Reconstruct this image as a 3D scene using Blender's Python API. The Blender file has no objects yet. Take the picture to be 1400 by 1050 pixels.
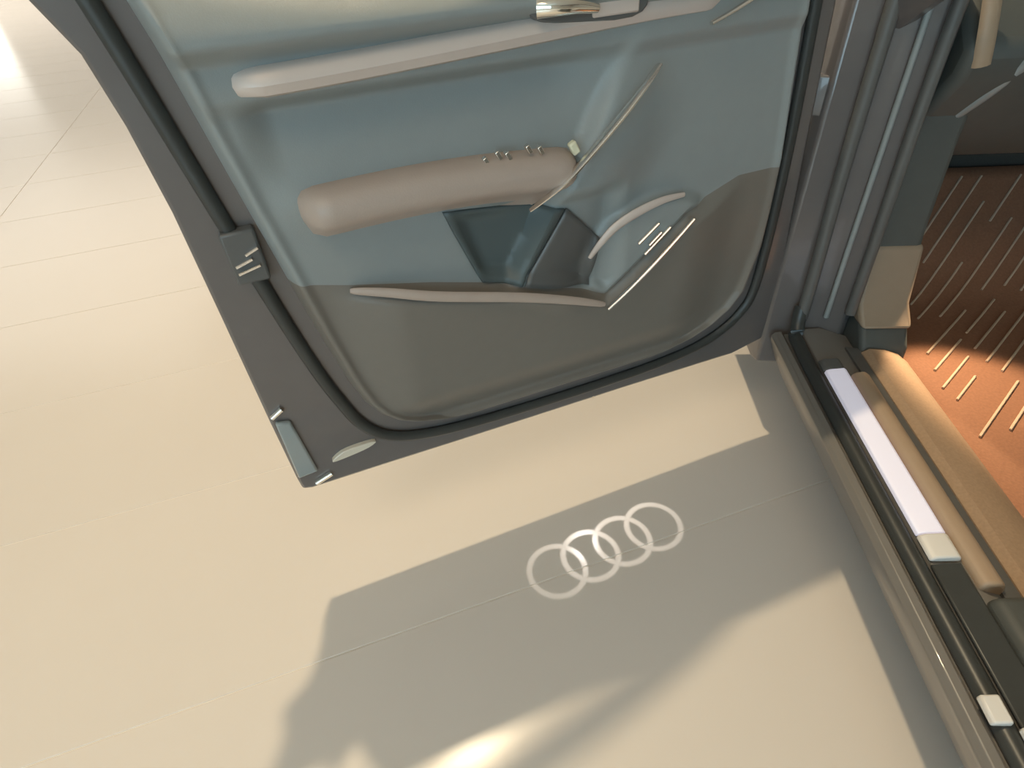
import bpy, bmesh, math, random
from mathutils import Vector, Matrix
random.seed(4)
S = bpy.context.scene
COL = S.collection

# ------------------------------------------------------------------ camera
cam_d = bpy.data.cameras.new('camera'); cam = bpy.data.objects.new('camera', cam_d); COL.objects.link(cam)
F, CX, CY = 800.0, 700.0, 525.0
dn = Vector((768 - CX, 1462 - CY, F)).normalized()            # straight down, seen from the camera
fw = (Vector((0, 0, 1)) - dn * dn.z).normalized()
rt = dn.cross(fw)
if rt.x < 0: rt = -rt
up = -dn
# world axes: x = rt, y = fw, z = up ; columns = camera axes in the world
M = Matrix(((rt.x, -rt.y, -rt.z), (fw.x, -fw.y, -fw.z), (up.x, -up.y, -up.z))).to_4x4()
cam.matrix_world = Matrix.Translation((0, 0, 1.25)) @ M
cam_d.sensor_width = 36.0; cam_d.lens = 36.0 * F / 1400.0; cam_d.clip_start = 0.02
S.camera = cam

# ------------------------------------------------------------------ world, lamps, exposure
w = bpy.data.worlds.new('world'); S.world = w; w.use_nodes = True
w.node_tree.nodes['Background'].inputs[0].default_value = (0.75, 0.88, 1.0, 1)
w.node_tree.nodes['Background'].inputs[1].default_value = 0.25
S.view_settings.view_transform = 'Standard'; S.view_settings.look = 'None'
S.view_settings.gamma = 1.0; S.view_settings.use_curve_mapping = False
S.view_settings.exposure = 0.0
CAR_O = Vector((0.66, 1.211, 0)); CAR_R = math.radians(-5.5)

def lamp(name, loc, target, size, power, color, size_y=None):
    d = bpy.data.lights.new(name, 'AREA'); d.energy = power; d.color = color
    d.shape = 'RECTANGLE' if size_y else 'DISK'; d.size = size
    if size_y: d.size_y = size_y
    o = bpy.data.objects.new(name, d); COL.objects.link(o); o.location = loc
    o.rotation_euler = (Vector(target) - Vector(loc)).to_track_quat('-Z', 'Y').to_euler()
    return o
lamp('key_ceiling_lamp', (-0.63, 1.96, 4.5), (-0.63, 1.96, 0), 0.12, 100, (1.0, 0.80, 0.53))
lamp('rear_fill_panel', (-1.4, -1.6, 4.55), (-1.4, -1.6, 0), 2.4, 50, (1.0, 0.76, 0.50), 1.6)  # unseen panel added as warm fill light
lamp('left_ceiling_panel', (-10.5, 13.0, 4.55), (-10.5, 13.0, 0), 10.0, 500, (1.0, 0.94, 0.86), 10.0)
# courtesy lamp under the dashboard
_d = bpy.data.lights.new('footwell_lamp', 'SPOT'); _d.energy = 30.0; _d.color = (1.0, 0.72, 0.45); _d.spot_size = math.radians(62); _d.spot_blend = 0.5; _d.shadow_soft_size = 0.02
_o = bpy.data.objects.new('footwell_lamp', _d); COL.objects.link(_o)
_m = Matrix.Translation(CAR_O) @ Matrix.Rotation(CAR_R, 4, 'Z')
_o.location = _m @ Vector((0.40, 0.12, 0.70)); _o.rotation_euler = (_m @ Vector((0.46, -0.22, 0.24)) - _o.location).to_track_quat('-Z', 'Y').to_euler()

# ------------------------------------------------------------------ materials
def mat(name, col, rough=0.5, metal=0.0, spec=0.5, noise=0.0, nscale=40.0, bump=0.0, bscale=300.0, coat=0.0):
    m = bpy.data.materials.new(name); m.use_nodes = True
    nt = m.node_tree; b = nt.nodes['Principled BSDF']
    b.inputs['Roughness'].default_value = rough; b.inputs['Metallic'].default_value = metal
    b.inputs['Specular IOR Level'].default_value = spec; b.inputs['Coat Weight'].default_value = coat
    tc = nt.nodes.new('ShaderNodeTexCoord')
    nz = nt.nodes.new('ShaderNodeTexNoise'); nz.inputs['Scale'].default_value = nscale; nz.inputs['Detail'].default_value = 4
    nt.links.new(tc.outputs['Object'], nz.inputs['Vector'])
    mx = nt.nodes.new('ShaderNodeMix'); mx.data_type = 'RGBA'
    mx.inputs[6].default_value = tuple(c * (1 - noise) for c in col) + (1,)
    mx.inputs[7].default_value = tuple(min(1, c * (1 + noise)) for c in col) + (1,)
    nt.links.new(nz.outputs['Fac'], mx.inputs[0]); nt.links.new(mx.outputs[2], b.inputs['Base Color'])
    if bump:
        n2 = nt.nodes.new('ShaderNodeTexNoise'); n2.inputs['Scale'].default_value = bscale; n2.inputs['Detail'].default_value = 3
        nt.links.new(tc.outputs['Object'], n2.inputs['Vector'])
        bp = nt.nodes.new('ShaderNodeBump'); bp.inputs['Strength'].default_value = bump; bp.inputs['Distance'].default_value = 0.002
        nt.links.new(n2.outputs['Fac'], bp.inputs['Height']); nt.links.new(bp.outputs['Normal'], b.inputs['Normal'])
    return m
TILE = mat('polished_beige_tile', (0.80, 0.735, 0.66), 0.22, noise=0.03, nscale=1.6)
GROUT = mat('pale_grout', (0.86, 0.80, 0.72), 0.7)
WALL = mat('painted_wall', (0.72, 0.72, 0.70), 0.8, noise=0.03)
CEIL = mat('white_ceiling', (0.80, 0.80, 0.78), 0.9)
PAINT = mat('dark_metallic_paint', (0.145, 0.130, 0.124), 0.32, 0.0, coat=0.6, noise=0.05)
TRIM = mat('grey_soft_plastic', (0.29, 0.315, 0.31), 0.40, noise=0.04, bump=0.10, bscale=500)
LOWER_SHADED = mat('shade_toned_plastic', (0.20, 0.180, 0.155), 0.45, noise=0.04, bump=0.10, bscale=500)  # trim plastic darkened to carry the shade low on the door
PADDED = mat('grey_padded_leather', (0.48, 0.385, 0.325), 0.40, noise=0.05, bump=0.12, bscale=350)
DECOR = mat('satin_decor_strip', (0.68, 0.58, 0.52), 0.42, 0.1)
DARKP = mat('black_soft_plastic', (0.085, 0.09, 0.082), 0.55, noise=0.1)
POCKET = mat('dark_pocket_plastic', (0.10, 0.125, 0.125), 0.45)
ALU = mat('brushed_aluminium', (0.85, 0.82, 0.78), 0.25, 1.0)
CHROME = mat('chrome', (0.95, 0.90, 0.80), 0.10, 1.0)
RUBBER = mat('black_rubber', (0.045, 0.048, 0.045), 0.38, noise=0.1)
SEALM = mat('grey_rubber_seal', (0.12, 0.12, 0.115), 0.35)
CLAD = mat('grey_rocker_paint', (0.20, 0.185, 0.165), 0.35, coat=0.2)
DARK = mat('dark_carpet', (0.05, 0.05, 0.045), 0.9, noise=0.3, nscale=300)
TAN = mat('tan_sill_trim', (0.42, 0.30, 0.20), 0.5, noise=0.05, bump=0.1)
KICK_LIT = mat('lit_kick_tone', (0.31, 0.235, 0.165), 0.55, noise=0.05, bump=0.1)  # kick panel tone with the lamplight put into the colour
TANC = mat('tan_carpet', (0.40, 0.27, 0.17), 0.9, noise=0.2, nscale=200)
MATB = mat('brown_mat', (0.26, 0.125, 0.07), 0.85, noise=0.25, nscale=160, bump=0.3)
RIB = mat('pale_mat_rib', (0.58, 0.45, 0.33), 0.6)
PLATE = mat('pale_scuff_plate', (0.86, 0.84, 0.92), 0.30, 0.0, noise=0.02)
_b = PLATE.node_tree.nodes['Principled BSDF']; _b.inputs['Emission Color'].default_value = (0.86, 0.82, 1.0, 1); _b.inputs['Emission Strength'].default_value = 0.28   # backlit sill strip
CAP = mat('white_plate_cap', (0.80, 0.77, 0.72), 0.35)
REFL = mat('grey_reflector_lens', (0.30, 0.34, 0.34), 0.12, coat=0.8)
LAMPL = mat('pale_lamp_lens', (0.72, 0.66, 0.54), 0.15, coat=0.5)
IVORY = mat('ivory_switch', (0.80, 0.76, 0.55), 0.3)

# ------------------------------------------------------------------ helpers
def link(name, bm, m, parent=None, smooth=True, bevel=0.0, seg=2, recalc=True):
    if recalc: bmesh.ops.recalc_face_normals(bm, faces=bm.faces)
    me = bpy.data.meshes.new(name); bm.to_mesh(me); bm.free(); me.materials.append(m)
    o = bpy.data.objects.new(name, me); COL.objects.link(o)
    if parent: o.parent = parent
    if smooth:
        for p in me.polygons: p.use_smooth = True
    if bevel:
        b = o.modifiers.new('bevel', 'BEVEL'); b.width = bevel; b.segments = seg; b.limit_method = 'ANGLE'; b.angle_limit = math.radians(35)
    if smooth:
        try: me.set_sharp_from_angle(angle=math.radians(40))
        except Exception: pass
    return o
def box(c, s, rot=None):
    bm = bmesh.new(); bmesh.ops.create_cube(bm, size=1)
    for v in bm.verts: v.co = Vector((v.co.x * s[0], v.co.y * s[1], v.co.z * s[2]))
    if rot is not None: bmesh.ops.transform(bm, matrix=rot.to_4x4(), verts=bm.verts)
    for v in bm.verts: v.co += Vector(c)
    return bm
def prism(pts, fn, a, b):
    """closed outline pts (2-D) swept straight from a to b; fn(p, t) gives the 3-D point"""
    bm = bmesh.new()
    A = [bm.verts.new(fn(p, a)) for p in pts]; B = [bm.verts.new(fn(p, b)) for p in pts]
    n = len(pts)
    for i in range(n): bm.faces.new((A[i], A[(i + 1) % n], B[(i + 1) % n], B[i]))
    bm.faces.new(A[::-1]); bm.faces.new(B)
    return bm
def catmull(P, n=6):
    P = [Vector(p) for p in P]; out = []
    for i in range(len(P) - 1):
        p0 = P[max(i - 1, 0)]; p1 = P[i]; p2 = P[i + 1]; p3 = P[min(i + 2, len(P) - 1)]
        for k in range(n):
            t = k / n
            out.append(0.5 * ((2 * p1) + (p2 - p0) * t + (2 * p0 - 5 * p1 + 4 * p2 - p3) * t * t + (3 * p1 - p0 - 3 * p2 + p3) * t ** 3))
    out.append(P[-1]); return out
def tube(P, ra, rb=None, upv=(0, 1, 0), n=10, taper=None, smooth_n=6):
    """elliptic tube: ra across, rb along upv"""
    rb = rb or ra; pts = catmull(P, smooth_n) if smooth_n else [Vector(p) for p in P]
    bm = bmesh.new(); rings = []
    for i, p in enumerate(pts):
        t = (pts[min(i + 1, len(pts) - 1)] - pts[max(i - 1, 0)]).normalized()
        u = Vector(upv); u = (u - t * u.dot(t)).normalized(); s = t.cross(u)
        k = taper(i / (len(pts) - 1)) if taper else 1.0
        rings.append([bm.verts.new(p + s * (ra * k * math.cos(2 * math.pi * j / n)) + u * (rb * k * math.sin(2 * math.pi * j / n))) for j in range(n)])
    for a, b in zip(rings, rings[1:]):
        for j in range(n): bm.faces.new((a[j], a[(j + 1) % n], b[(j + 1) % n], b[j]))
    bm.faces.new(rings[0][::-1]); bm.faces.new(rings[-1])
    return bm
def interp(T, x):
    if x <= T[0][0]: return T[0][1]
    for (a, fa), (b, fb) in zip(T, T[1:]):
        if x <= b: return fa + (fb - fa) * (x - a) / (b - a)
    return T[-1][1]
def ss(a, b, x):
    t = max(0.0, min(1.0, (x - a) / (b - a))); return t * t * (3 - 2 * t)
def structure(o): o['kind'] = 'structure'; return o
def cyl(c, r, h, axis='Y', n=16, r2=None):
    bm = bmesh.new(); bmesh.ops.create_cone(bm, cap_ends=True, segments=n, radius1=r, radius2=r2 if r2 is not None else r, depth=h)
    rot = {'Y': Matrix.Rotation(-math.pi / 2, 3, 'X'), 'X': Matrix.Rotation(math.pi / 2, 3, 'Y'), 'Z': Matrix.Identity(3)}[axis]
    for v in bm.verts: v.co = rot @ v.co + Vector(c)
    return bm

# ------------------------------------------------------------------ the room
RX0, RX1, RY0, RY1, RH = -16.5, 8.0, -6.0, 20.0, 4.6
floor = structure(link('floor', box(((RX0 + RX1) / 2, (RY0 + RY1) / 2, -0.05), (RX1 - RX0, RY1 - RY0, 0.098)), GROUT, smooth=False))
# slabs 62 cm wide, laid along a line 17 degrees off the camera heading
ga = math.radians(16.9); TW, TL, GAP = 0.617, 3.2, 0.0035
gd = Vector((math.cos(ga), math.sin(ga), 0)); gn = Vector((-math.sin(ga), math.cos(ga), 0))
tile_me = None
for r in range(-10, 40):
    for c in range(-8, 4):
        s0 = 0.70 + r * TW; l0 = -1.72 + c * TL
        ce = gd * (l0 + TL / 2) + gn * (s0 + TW / 2)
        if not (RX0 + 1.7 < ce.x < RX1 - 1.7 and RY0 + .9 < ce.y < RY1 - .8): continue
        if ce.x > 3.5 or ce.y < -2.5: continue
        if tile_me is None:
            t = link('tile', box((0, 0, 0), (TL - GAP, TW - GAP, 0.008)), TILE, floor, smooth=False, bevel=0.0008, seg=1); tile_me = t
        else:
            t = tile_me.copy(); COL.objects.link(t); t.parent = floor
        t.location = (ce.x, ce.y, -0.0035); t.rotation_euler = (0, 0, ga)
structure(link('ceiling', box(((RX0 + RX1) / 2, (RY0 + RY1) / 2, RH + 0.05), (RX1 - RX0, RY1 - RY0, 0.1)), CEIL, smooth=False))
structure(link('wall_left', box((RX0 - 0.05, (RY0 + RY1) / 2, RH / 2), (0.1, RY1 - RY0, RH)), WALL, smooth=False))
structure(link('wall_right', box((RX1 + 0.05, (RY0 + RY1) / 2, RH / 2), (0.1, RY1 - RY0, RH)), WALL, smooth=False))
structure(link('wall_front', box(((RX0 + RX1) / 2, RY1 + 0.05, RH / 2), (RX1 - RX0, 0.1, RH)), WALL, smooth=False))
structure(link('wall_back', box(((RX0 + RX1) / 2, RY0 - 0.05, RH / 2), (RX1 - RX0, 0.1, RH)), WALL, smooth=False))

WIN = bpy.data.materials.new('daylit_glass'); WIN.use_nodes = True
_b = WIN.node_tree.nodes['Principled BSDF']; _b.inputs['Base Color'].default_value = (.8, .8, .8, 1)
_b.inputs['Emission Color'].default_value = (1.0, 0.97, 0.90, 1); _b.inputs['Emission Strength'].default_value = 5.0
wn = structure(link('window_1', box((-15.1, RY1 - 0.03, 1.15), (2.5, 0.04, 1.8)), WIN, smooth=False))
COOL = WIN.copy(); COOL.name = 'cool_fill_glass'
_b = COOL.node_tree.nodes['Principled BSDF']; _b.inputs['Emission Color'].default_value = (0.52, 0.82, 1.0, 1); _b.inputs['Emission Strength'].default_value = 4.4
w2 = structure(link('fill_window', box((-2.4, RY0 + 0.03, 2.3), (5.0, 0.04, 2.6)), COOL, smooth=False))  # unseen window, added to throw cool light on the door
for cx, cz, sx, sz in ((-2.4, 3.63, 5.1, 0.06), (-2.4, 0.97, 5.1, 0.06), (-4.93, 2.3, 0.06, 2.7), (0.13, 2.3, 0.06, 2.7)):
    link('window_frame', box((cx, RY0 + 0.05, cz), (sx, 0.08, sz)), WALL, w2, smooth=False)
for cx, cz, sx, sz in ((-15.1, 2.08, 2.6, 0.06), (-15.1, 0.22, 2.6, 0.06), (-13.82, 1.15, 0.06, 1.92), (-16.38, 1.15, 0.06, 1.92)):
    link('window_frame', box((cx, RY1 - 0.05, cz), (sx, 0.08, sz)), WALL, wn, smooth=False)

# ------------------------------------------------------------------ the car (x = inwards, y = forwards, z = up)
car = bpy.data.objects.new('car', None); COL.objects.link(car)
car.location = CAR_O; car.rotation_euler = (0, 0, CAR_R)
car['label'] = 'dark grey car with its front door swung wide open over the beige tiles'; car['category'] = 'car'

alongv = lambda p, t: Vector((p[0], t, p[1]))
# rocker with its painted shoulder
sill = link('door_sill', prism([(0.14, 0.15), (0.07, 0.20), (0.030, 0.28), (0.009, 0.332), (0.008, 0.345), (0.016, 0.355), (0.030, 0.357), (0.036, 0.348),
        (0.070, 0.348), (0.074, 0.362), (0.120, 0.366), (0.30, 0.30), (0.30, 0.20)], alongv, -1.75, -0.03), CLAD, car, bevel=0.002)
link('sill_seal', tube([(0.053, -1.75, 0.356), (0.053, -0.9, 0.356), (0.053, -0.14, 0.357), (0.055, -0.06, 0.380), (0.062, -0.030, 0.43)], 0.016, 0.014, upv=(0, 0, 1)), RUBBER, sill)
# scuff plate with end cap
link('scuff_plate', prism([(0.072, 0.364), (0.074, 0.372), (0.082, 0.3755), (0.112, 0.3785), (0.118, 0.374), (0.118, 0.364)], alongv, -0.645, -0.205), PLATE, sill, bevel=0.0015)
capm = link('plate_end_cap', prism([(0.071, 0.364), (0.072, 0.371), (0.082, 0.3765), (0.113, 0.3795), (0.120, 0.374), (0.120, 0.364)], alongv, -0.695, -0.647), CAP, sill, bevel=0.006, seg=3)
link('plate_front_cap', prism([(0.070, 0.364), (0.073, 0.370), (0.082, 0.374), (0.112, 0.377), (0.119, 0.372), (0.119, 0.364)], alongv, -0.203, -0.165), SEALM, sill, bevel=0.004)
# tan trim inside the plate, stepping down to the carpet
link('inner_sill_trim', prism([(0.121, 0.355), (0.123, 0.374), (0.132, 0.381), (0.150, 0.382), (0.160, 0.374), (0.165, 0.360), (0.165, 0.34)], alongv, -0.745, -0.22), TAN, sill, bevel=0.006, seg=3)
link('sill_groove', prism([(0.160, 0.335), (0.160, 0.358), (0.195, 0.352), (0.195, 0.33)], alongv, -0.76, -0.10), SEALM, sill)
link('carpet_edge_trim', prism([(0.190, 0.335), (0.190, 0.356), (0.205, 0.366), (0.240, 0.362), (0.275, 0.350), (0.305, 0.325), (0.33, 0.275), (0.352, 0.225), (0.29, 0.225)], alongv, -0.76, -0.12), TANC, sill)
# rear of the sill: dark foot of the centre pillar
pill = link('pillar_foot', prism([(0.075, 0.35), (0.076, 0.385), (0.10, 0.42), (0.13, 0.50), (0.15, 0.74), (0.36, 0.74), (0.36, 0.25), (0.2, 0.25)], alongv, -1.60, -0.99), DARKP, car, bevel=0.02, seg=3)
link('seat_base_trim', prism([(0.115, 0.362), (0.125, 0.385), (0.17, 0.388), (0.21, 0.372), (0.34, 0.36), (0.34, 0.25), (0.2, 0.25)], alongv, -1.0, -0.765), DARKP, car, bevel=0.012, seg=3)
link('sill_rear_plate', prism([(0.070, 0.362), (0.072, 0.366), (0.115, 0.372), (0.122, 0.362)], alongv, -0.99, -0.70), RUBBER, sill, bevel=0.002)
for y0, y1, x0, x1 in ((-0.945, -0.908, 0.030, 0.058), (-0.972, -0.948, 0.062, 0.084)):
    link('sill_clip', prism([(x0, 0.366), (x0 + .002, 0.377), (x1 - .002, 0.380), (x1, 0.368)], alongv, y0, y1), CAP, sill, bevel=0.003)
# floor pan, toe board, kick panel
link('footwell_carpet', prism([(-1.0, 0.215), (0.22, 0.215), (0.36, 0.27), (0.62, 0.56), (0.70, 0.90), (0.75, 0.90), (0.66, 0.54), (0.38, 0.22), (0.24, 0.18), (-1.0, 0.18)],
     lambda p, t: Vector((t, p[0], p[1])), 0.28, 1.30), DARK, car)
link('kick_panel', prism([(-0.12, 0.30), (-0.115, 0.36), (-0.08, 0.40), (-0.035, 0.44), (0.0, 0.60), (0.02, 0.80), (0.02, 1.02), (0.70, 1.02), (0.70, 0.25), (-0.12, 0.25)],
     lambda p, t: Vector((t, p[0], p[1])), 0.19, 0.30), DARKP, car, bevel=0.012, seg=3)
link('kick_lit_patch', prism([(-0.094, 0.400), (-0.044, 0.443), (-0.010, 0.575), (0.02, 0.575), (0.02, 0.400)], lambda p, t: Vector((t, p[0], p[1])), 0.186, 0.304), KICK_LIT, car, bevel=0.010, seg=3)  # lit spot on the kick panel, built as a tan block
# hinge pillar seen end on, with its two seals
hp = link('hinge_pillar', prism([(-0.010, 0.02), (0.0, -0.005), (0.06, -0.010), (0.10, -0.02), (0.17, -0.035), (0.19, -0.02), (0.19, 0.35), (-0.010, 0.35)],
     lambda p, t: Vector((p[0] + 0.0 * t, p[1], t)), 0.24, 1.10), PAINT, car, bevel=0.006)
for nm, pts, r, m in (('pillar_seal', [(0.066, -0.036, 0.40), (0.066, -0.030, 0.55), (0.060, -0.026, 0.78), (0.058, -0.026, 1.10)], 0.014, SEALM),
                   ('pillar_seal', [(0.170, -0.050, 0.42), (0.168, -0.046, 0.6), (0.160, -0.046, 0.85), (0.158, -0.046, 1.10)], 0.012, SEALM),
                   ('pillar_edge', [(0.125, -0.034, 0.40), (0.122, -0.032, 0.7), (0.118, -0.032, 1.10)], 0.006, TRIM)):
    link(nm, tube(pts, r), m, hp)
# windscreen pillar, roof rail, roof, wing and bonnet
link('windscreen_pillar', tube([(0.08, 0.05, 1.02), (0.12, -0.20, 1.20), (0.20, -0.55, 1.42), (0.27, -0.85, 1.52), (0.30, -1.4, 1.56), (0.30, -1.75, 1.55)], 0.045, 0.04, upv=(1, 0, 0)), PAINT, car)
bmr = bmesh.new(); rows = []
for i in range(7):
    y = -0.85 - i * 0.15
    rows.append([bmr.verts.new((0.28 + 1.05 * j / 8, y + 0.06 * math.sin(math.pi * j / 8), 1.53 + 0.05 * math.sin(math.pi * j / 8) + 0.02 * math.sin(math.pi * i / 6))) for j in range(9)])
for a, b in zip(rows, rows[1:]):
    for j in range(8): bmr.faces.new((a[j], a[j + 1], b[j + 1], b[j]))
rf = link('roof', bmr, PAINT, car); so = rf.modifiers.new('thick', 'SOLIDIFY'); so.thickness = 0.03
link('front_wing', prism([(0.0, 0.36), (-0.02, 0.55), (-0.018, 0.75), (0.0, 0.92), (0.04, 0.99), (0.10, 1.02), (0.14, 1.0), (0.14, 0.36)], alongv, 0.03, 0.42), PAINT, car, bevel=0.01)
link('bonnet', prism([(0.10, 1.0), (0.12, 1.025), (0.7, 1.06), (1.3, 1.025), (1.3, 0.99)], alongv, 0.30, 1.1), PAINT, car, bevel=0.01)
# dashboard underside
dash = link('dashboard', prism([(0.02, 1.06), (-0.06, 0.985), (-0.05, 0.93), (0.06, 0.80), (0.10, 0.74), (0.20, 0.70), (0.55, 0.72), (0.55, 1.06)],
     lambda p, t: Vector((t, p[0], p[1])), 0.20, 1.25), DARKP, car, bevel=0.02, seg=3)
link('dash_trim_strip', tube([(0.215, -0.035, 1.06), (0.222, -0.052, 1.0), (0.232, -0.053, 0.955)], 0.016, 0.010, upv=(0, 1, 0)), TAN, dash)
link('dash_edge_highlight', tube([(0.31, -0.056, 0.96), (0.29, -0.02, 0.90), (0.27, 0.05, 0.82), (0.265, 0.09, 0.765)], 0.010, 0.008), TRIM, dash)  # pale tube laid on as the highlight of the dash edge

# ------------------------------------------------------------------ the open door (x = towards the free edge, y = towards the viewer, z = up)
def smoothloop(P, n=4):
    P = [Vector((p[0], p[1])) for p in P]; out = []; m = len(P)
    for i in range(m):
        p0, p1, p2, p3 = P[i - 1], P[i], P[(i + 1) % m], P[(i + 2) % m]
        for k in range(n):
            t = k / n
            out.append(0.5 * ((2 * p1) + (p2 - p0) * t + (2 * p0 - 5 * p1 + 4 * p2 - p3) * t * t + (3 * p1 - p0 - 3 * p2 + p3) * t ** 3))
    return out
outl = [(0.0, 0.012), (0.09, -0.008), (0.4, -0.004), (0.70, -0.003), (1.0, -0.001), (1.165, 0.0), (1.184, 0.006), (1.186, 0.04), (1.189, 0.2), (1.191, 0.45), (1.193, 0.62),
        (1.201, 0.74), (1.213, 0.824), (1.240, 0.885), (1.246, 0.900), (1.230, 0.910), (1.10, 0.887), (0.90, 0.866), (0.70, 0.857), (0.10, 0.840), (0.055, 0.82), (0.040, 0.76), (0.020, 0.5), (-0.012, 0.144)]
flat = lambda p, t: Vector((p[0], t, p[1]))
door = link('door', prism(outl, lambda p, t: Vector((p[0], t if t == 0 else -0.012 - 0.088 * ss(0.0, 0.35, p[1]), p[1])), -0.10, 0.0), PAINT, car, bevel=0.006, seg=2)
door.location = (0, 0, 0.30); door.rotation_euler = (0, 0, math.radians(205))

UMAX = [(0.085, 0.66), (0.092, 0.80), (0.104, 0.885), (0.120, 0.935), (0.140, 0.968), (0.165, 0.992), (0.20, 1.012), (0.26, 1.030), (0.392, 1.057), (0.625, 1.097), (0.814, 1.128), (0.96, 1.155)]
UMIN = [(0.085, 0.50), (0.090, 0.38), (0.100, 0.30), (0.115, 0.235), (0.137, 0.185), (0.17, 0.142), (0.21, 0.118), (0.321, 0.104), (0.516, 0.110), (0.769, 0.138), (0.96, 0.16)]
Z0 = 0.085
TOPZ = [(0.1, 0.836), (0.70, 0.853), (0.90, 0.862), (1.10, 0.883), (1.2, 0.90)]
LIP = [(0.05, 0.50), (0.22, 0.500), (0.341, 0.455), (0.505, 0.318), (0.53, 0.328), (0.60, 0.362), (0.702, 0.395), (0.846, 0.436), (0.985, 0.468), (1.1, 0.50)]
def height(u, z):
    e = min(u - interp(UMIN, z), interp(UMAX, z) - u, (z - Z0) * 1.2)
    e = max(0.0, e); r = min(1.0, e / 0.030); base = 0.004 + 0.036 * math.sqrt(max(0.0, 1 - (1 - r) ** 2))
    base += 0.008 * math.exp(-((e - 0.018) / 0.010) ** 2)                  # raised bead along the rim
    h = 0.0
    # window ledge: overhangs the decor strip, then rolls back to the glass
    h += 0.030 * ss(0.800, 0.828, z) - 0.048 * max(0.0, (z - 0.828) / 0.09) ** 1.5
    h += 0.014 * ss(0.735, 0.765, z)
    # padded insert leans back between the armrest and the decor strip
    ins = (1 - ss(1.02, 1.075, u)) * ss(0.50, 0.62, u)
    h += (0.030 * (1 - ss(0.60, 0.745, z)) - 0.022) * ss(0.56, 0.62, z) * (1 - ss(0.735, 0.762, z)) * ins
    # lower part tucks under
    h -= 0.030 * (1 - ss(0.06, 0.44, z))
    # bulge of the map pocket
    h += 0.030 * ss(-0.004, 0.030, interp(LIP, u) - z) * ss(0.18, 0.345, u) * (1 - ss(0.90, 1.03, u)) * ss(0.10, 0.20, z)
    lim = 0.80 - (0.52 - z) * 0.34
    h -= 0.024 * ss(0.0, 0.03, z - interp(LIP, u)) * ss(0.0, 0.03, lim - u) * (1 - ss(0.52, 0.56, z)) * ss(0.47, 0.52, u)
    q = math.hypot((u - 0.40) / 0.150, (z - 0.375) / 0.128)
    h += 0.022 * (1 - ss(0.86, 1.06, q)) * ss(-0.02, 0.02, z - interp(LIP, u))
    # slanting body of the pull handle
    t = (u - 0.655) * (-0.515) + (z - 0.44) * 0.857; d = (u - 0.655) * 0.857 + (z - 0.44) * 0.515
    h += 0.034 * (1 - ss(0.005, 0.035, d)) * ss(-0.16, -0.02, d) * ss(-0.10, -0.02, t) * (1 - ss(0.20, 0.42, t))
    return max(0.002, base + h * min(1.0, r * 1.1))
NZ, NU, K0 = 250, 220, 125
grid = []
for i in range(NZ + 1):
    row = []
    for j in range(NU + 1):
        sj = (0.5 - 0.5 * math.cos(math.pi * (0.06 + 0.88 * j / NU)) - 0.00886) / 0.98228
        z = Z0 + 0.8 * i / NZ; u = 0.6
        for _ in range(8):
            a, b = interp(UMIN, z), interp(UMAX, z); u = a + (b - a) * sj
            L = interp(LIP, u)
            z = Z0 + (L - Z0) * (i / K0) ** 1.12 if i <= K0 else L + (0.903 - L) * (i - K0) / (NZ - K0)
        zz = z if z < 0.832 else 0.832 + (z - 0.832) * (interp(TOPZ, u) - 0.832) / 0.071
        row.append((u, height(u, z), zz))
    grid.append(row)
def sheet(rows, name, m):
    bm = bmesh.new(); g = [[bm.verts.new(p) for p in r] for r in rows]
    for r0, r1 in zip(g, g[1:]):
        for j in range(NU): bm.faces.new((r0[j], r0[j + 1], r1[j + 1], r1[j]))
    rim = g[0] + [r[-1] for r in g[1:]] + g[-1][-2::-1] + [r[0] for r in g[-2:0:-1]]
    low = [bm.verts.new((v.co.x, 0.0005, v.co.z)) for v in rim]
    for i in range(len(rim)): bm.faces.new((rim[i], rim[(i + 1) % len(rim)], low[(i + 1) % len(rim)], low[i]))
    return link(name, bm, m, door)
sheet(grid[K0:], 'trim_panel', TRIM)
sheet(grid[:K0 + 1], 'lower_trim_shaded', LOWER_SHADED)  # same trim, in the tone with shade mixed in

# rubber seal round the trim, pressed on the flange
sp = [(interp(UMAX, z) + 0.040, 0.006, z) for z in (0.90, 0.80, 0.6, 0.4, 0.28, 0.20)] + [(1.030, 0.006, 0.140), (0.985, 0.006, 0.088), (0.90, 0.006, 0.058), (0.75, 0.006, 0.045), (0.5, 0.006, 0.042), (0.3, 0.006, 0.050), (0.18, 0.006, 0.075), (0.10, 0.006, 0.13), (0.072, 0.006, 0.22), (0.075, 0.006, 0.5), (0.098, 0.006, 0.80)]
link('door_seal', tube(sp, 0.012, 0.010, smooth_n=5), RUBBER, door)
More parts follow.
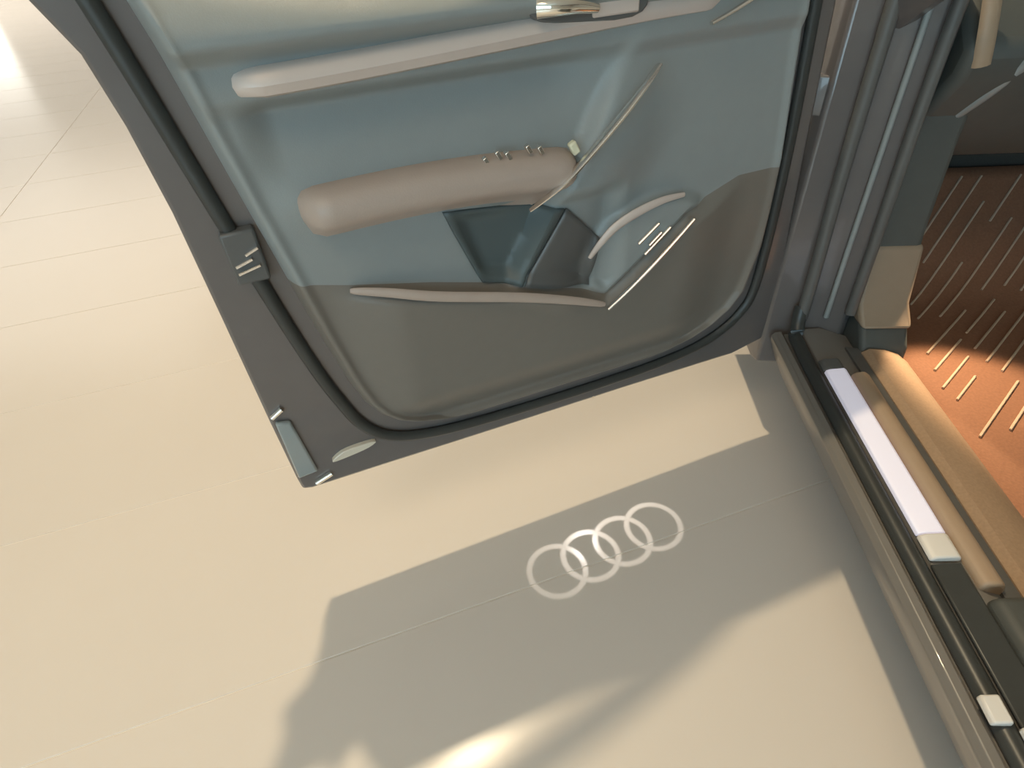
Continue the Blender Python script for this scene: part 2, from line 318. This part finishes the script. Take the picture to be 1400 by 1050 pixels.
# map pocket: its lip, its dark lining and a dark sheet standing for the shade under the handle
link('pocket_lip', tube([(0.985, 0.050, 0.462), (0.93, 0.062, 0.450), (0.846, 0.074, 0.425), (0.702, 0.080, 0.385), (0.60, 0.082, 0.350), (0.525, 0.080, 0.318)], 0.010, 0.006, taper=lambda t: 0.4 + 0.6 * math.sin(math.pi * t) ** 0.5), PADDED, door)
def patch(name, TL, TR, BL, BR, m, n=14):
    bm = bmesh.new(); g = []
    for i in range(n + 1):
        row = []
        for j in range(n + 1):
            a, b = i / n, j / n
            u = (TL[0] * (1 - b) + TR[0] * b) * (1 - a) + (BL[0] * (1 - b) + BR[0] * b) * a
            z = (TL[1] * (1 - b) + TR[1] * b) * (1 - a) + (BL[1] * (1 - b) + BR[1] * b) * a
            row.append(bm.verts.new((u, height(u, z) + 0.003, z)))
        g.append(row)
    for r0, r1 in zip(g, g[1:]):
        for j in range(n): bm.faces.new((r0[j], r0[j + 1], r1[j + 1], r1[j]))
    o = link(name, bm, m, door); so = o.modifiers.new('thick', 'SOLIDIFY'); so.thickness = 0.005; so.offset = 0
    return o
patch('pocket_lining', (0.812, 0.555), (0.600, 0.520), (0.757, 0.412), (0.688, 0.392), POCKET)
patch('handle_shade', (0.596, 0.520), (0.520, 0.440), (0.684, 0.391), (0.540, 0.345), SEALM)
# armrest: rounded shelf below the padded insert
def shelf(U0, U1, prof, name, m, zf, end_n=7, N=26, depth=1.0):
    """loft a closed (y,z) profile along u; ends taper round"""
    bm = bmesh.new(); rings = []
    for i in range(N + 1):
        f = i / N; u = U0 + (U1 - U0) * f
        k = min(1.0, math.sqrt(max(0.0, 1 - max(0, 1 - f / 0.11) ** 2)) + 0.04, math.sqrt(max(0.0, 1 - max(0, 1 - (1 - f) / 0.10) ** 2)) + 0.04)
        zc, dk = zf(f)
        rings.append([bm.verts.new((u, 0.018 + (y - 0.018) * k * dk, zc + z * (0.35 + 0.65 * k))) for y, z in prof])
    n = len(prof)
    for a, b in zip(rings, rings[1:]):
        for j in range(n): bm.faces.new((a[j], a[(j + 1) % n], b[(j + 1) % n], b[j]))
    bm.faces.new(rings[0][::-1]); bm.faces.new(rings[-1])
    return link(name, bm, m, door)
arm_prof = [(0.02, 0.030), (0.05, 0.034), (0.078, 0.032), (0.092, 0.022), (0.098, 0.006), (0.094, -0.010), (0.082, -0.022), (0.060, -0.034), (0.03, -0.055), (0.02, -0.075)]
arm = shelf(1.032, 0.575, arm_prof, 'armrest', PADDED, lambda f: (0.603 + 0.010 * math.sin(math.pi * f) - 0.016 * f, 1.0))
# satin decor strip below the window ledge
dec_prof = [(0.02, 0.018), (0.058, 0.018), (0.070, 0.010), (0.074, -0.002), (0.068, -0.014), (0.05, -0.020), (0.02, -0.020)]
dec = shelf(1.082, 0.30, dec_prof, 'decor_strip', DECOR, lambda f: (0.783 + 0.022 * ss(0, 0.9, f) - 0.004, 1.0 - 0.25 * ss(0.55, 1, f)))
# pull handle with its bright strip
link('pull_handle_strip', tube([(0.672, 0.072, 0.540), (0.628, 0.090, 0.576), (0.590, 0.096, 0.610), (0.525, 0.096, 0.668), (0.482, 0.090, 0.706), (0.450, 0.075, 0.728)], 0.0042, 0.010,
     taper=lambda t: 0.35 + 0.65 * math.sin(math.pi * min(1, max(0, 0.06 + 0.80 * t)))), ALU, door)
# speaker rim, speaker trim and grille dashes
link('speaker_rim', tube([(0.545, 0.050, 0.410), (0.530, 0.060, 0.440), (0.502, 0.064, 0.468), (0.458, 0.066, 0.488), (0.406, 0.064, 0.498), (0.355, 0.056, 0.495)], 0.009, 0.006, taper=lambda t: 0.5 + 0.5 * math.sin(math.pi * t)), DECOR, door)
link('speaker_trim_strip', tube([(0.516, 0.078, 0.304), (0.47, 0.082, 0.342), (0.40, 0.082, 0.402), (0.340, 0.076, 0.452)], 0.0035, 0.005, smooth_n=4), ALU, door)
for (x0, z0, x1, z1) in ((0.452, 0.424, 0.412, 0.456), (0.428, 0.415, 0.404, 0.436), (0.436, 0.398, 0.385, 0.442)):
    link('speaker_slot', tube([(x0, 0.066, z0), (x1, 0.066, z1)], 0.003, 0.005, smooth_n=0), ALU, door)
# switches on the armrest and the mirror knob
Z = Matrix.Rotation(0.5, 3, 'Y')
for x, z in ((0.742, 0.634), (0.722, 0.640), (0.706, 0.636), (0.672, 0.640), (0.652, 0.635)):
    link('window_switch', box((x, 0.074, z), (0.007, 0.010, 0.014), Z), ALU, door, bevel=0.001)
link('mirror_switch', box((0.594, 0.074, 0.628), (0.013, 0.012, 0.022), Z), IVORY, door, bevel=0.003)
# release lever in its housing
hs = link('release_housing', prism(smoothloop([(0.66, 0.832), (0.60, 0.842), (0.50, 0.835), (0.475, 0.815), (0.50, 0.795), (0.60, 0.798), (0.655, 0.808)], 3), flat, 0.03, 0.072), SEALM, door, bevel=0.003)
link('release_lever', tube([(0.655, 0.080, 0.822), (0.63, 0.092, 0.822), (0.60, 0.094, 0.820), (0.565, 0.084, 0.814)], 0.012, 0.008, taper=lambda t: 1.0 - 0.5 * t), CHROME, door)
link('release_bezel', box((0.53, 0.073, 0.812), (0.075, 0.006, 0.022)), DECOR, door, bevel=0.003)
link('sail_trim_strip', tube([(0.372, 0.086, 0.775), (0.33, 0.088, 0.79), (0.29, 0.092, 0.81), (0.26, 0.10, 0.84)], 0.003, 0.005), ALU, door)
# latch, reflector, lamps and screws on the flange
lt = link('latch_plate', box((1.120, 0.010, 0.542), (0.050, 0.024, 0.085)), SEALM, door, bevel=0.004)
for dx, dz, L in ((-0.012, 0.012, 0.020), (0.004, -0.004, 0.026), (0.0, -0.016, 0.034)):
    link('latch_bolt', tube([(1.12 + dx + L / 2, 0.024, 0.542 + dz - 0.006), (1.12 + dx - L / 2, 0.024, 0.542 + dz + 0.002)], 0.0028, 0.005, smooth_n=0), ALU, door)
link('reflector', prism([(1.180, 0.205), (1.153, 0.198), (1.140, 0.052), (1.181, 0.048)], flat, -0.002, 0.010), REFL, door, bevel=0.004)
link('entry_lamp', prism(smoothloop([(1.108, 0.064), (1.085, 0.082), (1.045, 0.087), (1.012, 0.084), (1.030, 0.073), (1.07, 0.066)], 3), flat, -0.002, 0.010), LAMPL, door, bevel=0.002)
for x, z, L in ((1.170, 0.225, 0.022), (1.135, 0.024, 0.036)):
    link('flange_screw', tube([(x + L / 2, 0.004, z - 0.008), (x - L / 2, 0.004, z + 0.006)], 0.0055, 0.006, smooth_n=0, n=12), CHROME, door)
# window frame above the belt line (beyond the top of the view) and the hinges
link('window_frame', tube([(1.225, -0.05, 0.89), (1.240, -0.055, 1.08), (1.22, -0.06, 1.28), (1.13, -0.065, 1.39), (0.95, -0.07, 1.39), (0.68, -0.07, 1.26), (0.42, -0.06, 1.02), (0.25, -0.05, 0.84)], 0.018, 0.022), PAINT, door)
for z in (0.13, 0.56):
    link('door_hinge', prism([(0.01, -0.02), (0.03, 0.0), (0.0, 0.03), (-0.05, 0.035), (-0.075, 0.01), (-0.06, -0.02)], lambda p, t: Vector((p[0], p[1] - 0.035, t)), z, z + 0.075), PAINT, door, bevel=0.004)
link('check_strap', tube([(0.03, -0.03, 0.36), (-0.03, -0.02, 0.36), (-0.09, 0.0, 0.36)], 0.012, 0.006, smooth_n=3), SEALM, door)
link('wing_mirror', tube([(0.20, -0.10, 0.93), (0.17, -0.18, 0.98), (0.12, -0.26, 1.02), (0.06, -0.30, 1.03)], 0.09, 0.06, upv=(0, 0, 1), taper=lambda t: 0.25 + 0.75 * ss(0.1, 0.5, t)), PAINT, door)

# ------------------------------------------------------------------ ribbed mat in the footwell
mt = bpy.data.objects.new('floor_mat', None); COL.objects.link(mt); mt.location = CAR_O; mt.rotation_euler = (0, 0, CAR_R)
mt['label'] = 'brown footwell mat with pale slanting ribs lying inside the door sill'; mt['category'] = 'floor mat'
PV = [(-0.70, 0.232), (0.0, 0.232), (0.20, 0.234), (0.27, 0.246), (0.34, 0.286), (0.45, 0.404), (0.56, 0.527)]
def mz(v): return interp(PV, v)
bm = bmesh.new(); top = []; bot = []
for v in [-0.70 + 1.26 * i / 48 for i in range(49)]:
    left = 0.352 + 0.05 * ss(-0.05, 0.35, v)
    top.append([bm.verts.new((left + (0.98 - left) * j / 6, v, mz(v))) for j in range(7)])
for a, b in zip(top, top[1:]):
    for j in range(6): bm.faces.new((a[j], a[j + 1], b[j + 1], b[j]))
mb = link('mat_sheet', bm, MATB, mt, recalc=False); so = mb.modifiers.new('thick', 'SOLIDIFY'); so.thickness = 0.008; so.offset = -1
c = -0.02
while c < 1.0:
    v = -0.68 + random.uniform(0, 0.12)
    while v < 0.50:
        L = random.uniform(0.14, 0.30); v1 = min(v + L, 0.54)
        P = []
        n = 6
        for i in range(n + 1):
            vv = v + (v1 - v) * i / n; ww = vv + c
            if 0.42 < ww < 0.95: P.append((ww, vv, mz(vv) + 0.003))
        if len(P) > 2: link('mat_rib', tube(P, 0.0032, 0.003, upv=(0, 0, 1), n=6, smooth_n=0), RIB, mt)
        v = v1 + random.uniform(0.03, 0.10)
    c += 0.056

# ------------------------------------------------------------------ entry projector under the door: four interlocked rings thrown on the floor
PL = Vector((0.185, 1.03, 0.292))
pr = link('ring_projector', cyl((0.495, -0.006, 0.006), 0.006, 0.018, 'Z'), CHROME, door)
d = bpy.data.lights.new('ring_projector_lamp', 'SPOT'); d.energy = 3.2; d.color = (1.0, 0.93, 0.86); d.spot_size = math.radians(100); d.spot_blend = 0.05; d.shadow_soft_size = 0.0
d.use_nodes = True; nt = d.node_tree
em = nt.nodes['Emission']; geo = nt.nodes.new('ShaderNodeNewGeometry'); sep = nt.nodes.new('ShaderNodeSeparateXYZ'); nt.links.new(geo.outputs['Incoming'], sep.inputs[0])
def mth(op, a, b=None, c=None):
    n = nt.nodes.new('ShaderNodeMath'); n.operation = op
    for i, x in enumerate((a, b, c)):
        if x is None: continue
        if isinstance(x, (int, float)): n.inputs[i].default_value = x
        else: nt.links.new(x, n.inputs[i])
    return n.outputs[0]
hx = mth('MULTIPLY_ADD', mth('DIVIDE', sep.outputs[0], sep.outputs[2]), -PL.z, PL.x)      # slide position the beam lands on, keystone corrected
hy = mth('MULTIPLY_ADD', mth('DIVIDE', sep.outputs[1], sep.outputs[2]), -PL.z, PL.y)
RC, RA, RS, RR, RWD = (0.203, 0.823), math.radians(22.5), 0.092, 0.067, 0.0105
dx = mth('SUBTRACT', hx, RC[0]); dy = mth('SUBTRACT', hy, RC[1])
a_ = mth('ADD', mth('MULTIPLY', dx, math.cos(RA)), mth('MULTIPLY', dy, math.sin(RA)))
b_ = mth('SUBTRACT', mth('MULTIPLY', dy, math.cos(RA)), mth('MULTIPLY', dx, math.sin(RA)))
tot = None
for k in (-1.5, -0.5, 0.5, 1.5):
    ak = mth('SUBTRACT', a_, k * RS)
    rr = mth('SQRT', mth('ADD', mth('MULTIPLY', ak, ak), mth('MULTIPLY', b_, b_)))
    df = mth('ABSOLUTE', mth('SUBTRACT', rr, RR))
    mr = nt.nodes.new('ShaderNodeMapRange'); mr.interpolation_type = 'SMOOTHSTEP'
    nt.links.new(df, mr.inputs[0]); mr.inputs[1].default_value = RWD * 0.3; mr.inputs[2].default_value = RWD; mr.inputs[3].default_value = 1; mr.inputs[4].default_value = 0
    tot = mr.outputs[0] if tot is None else mth('MAXIMUM', tot, mr.outputs[0])
nt.links.new(tot, em.inputs['Strength'])
po = bpy.data.objects.new('ring_projector_lamp', d); COL.objects.link(po); po.location = PL
po.rotation_euler = (Vector((RC[0], RC[1], 0)) - PL).to_track_quat('-Z', 'Y').to_euler()

# labels for the parts that look different from the rest of their thing
for n, l in (('armrest', 'pinkish grey padded armrest across the open door'), ('decor_strip', 'long pale satin strip under the window ledge of the door'),
        ('pull_handle_strip', 'thin bright metal strip slanting along the pull handle'), ('scuff_plate', 'pale lavender lit plate set along the door sill'),
        ('plate_end_cap', 'white end cap of the lit sill plate'), ('reflector', 'grey reflector lens at the lower free corner of the door'),
        ('entry_lamp', 'pale leaf shaped lamp lens near the lower corner of the door'), ('mirror_switch', 'ivory knob at the front end of the armrest'),
        ('release_lever', 'chrome release lever at the top of the door'), ('speaker_trim_strip', 'bright slanting strip below the speaker'),
        ('inner_sill_trim', 'tan trim running beside the lit sill plate'), ('latch_plate', 'dark latch with bright bolts on the free edge of the door')):
    bpy.data.objects[n]['label'] = l
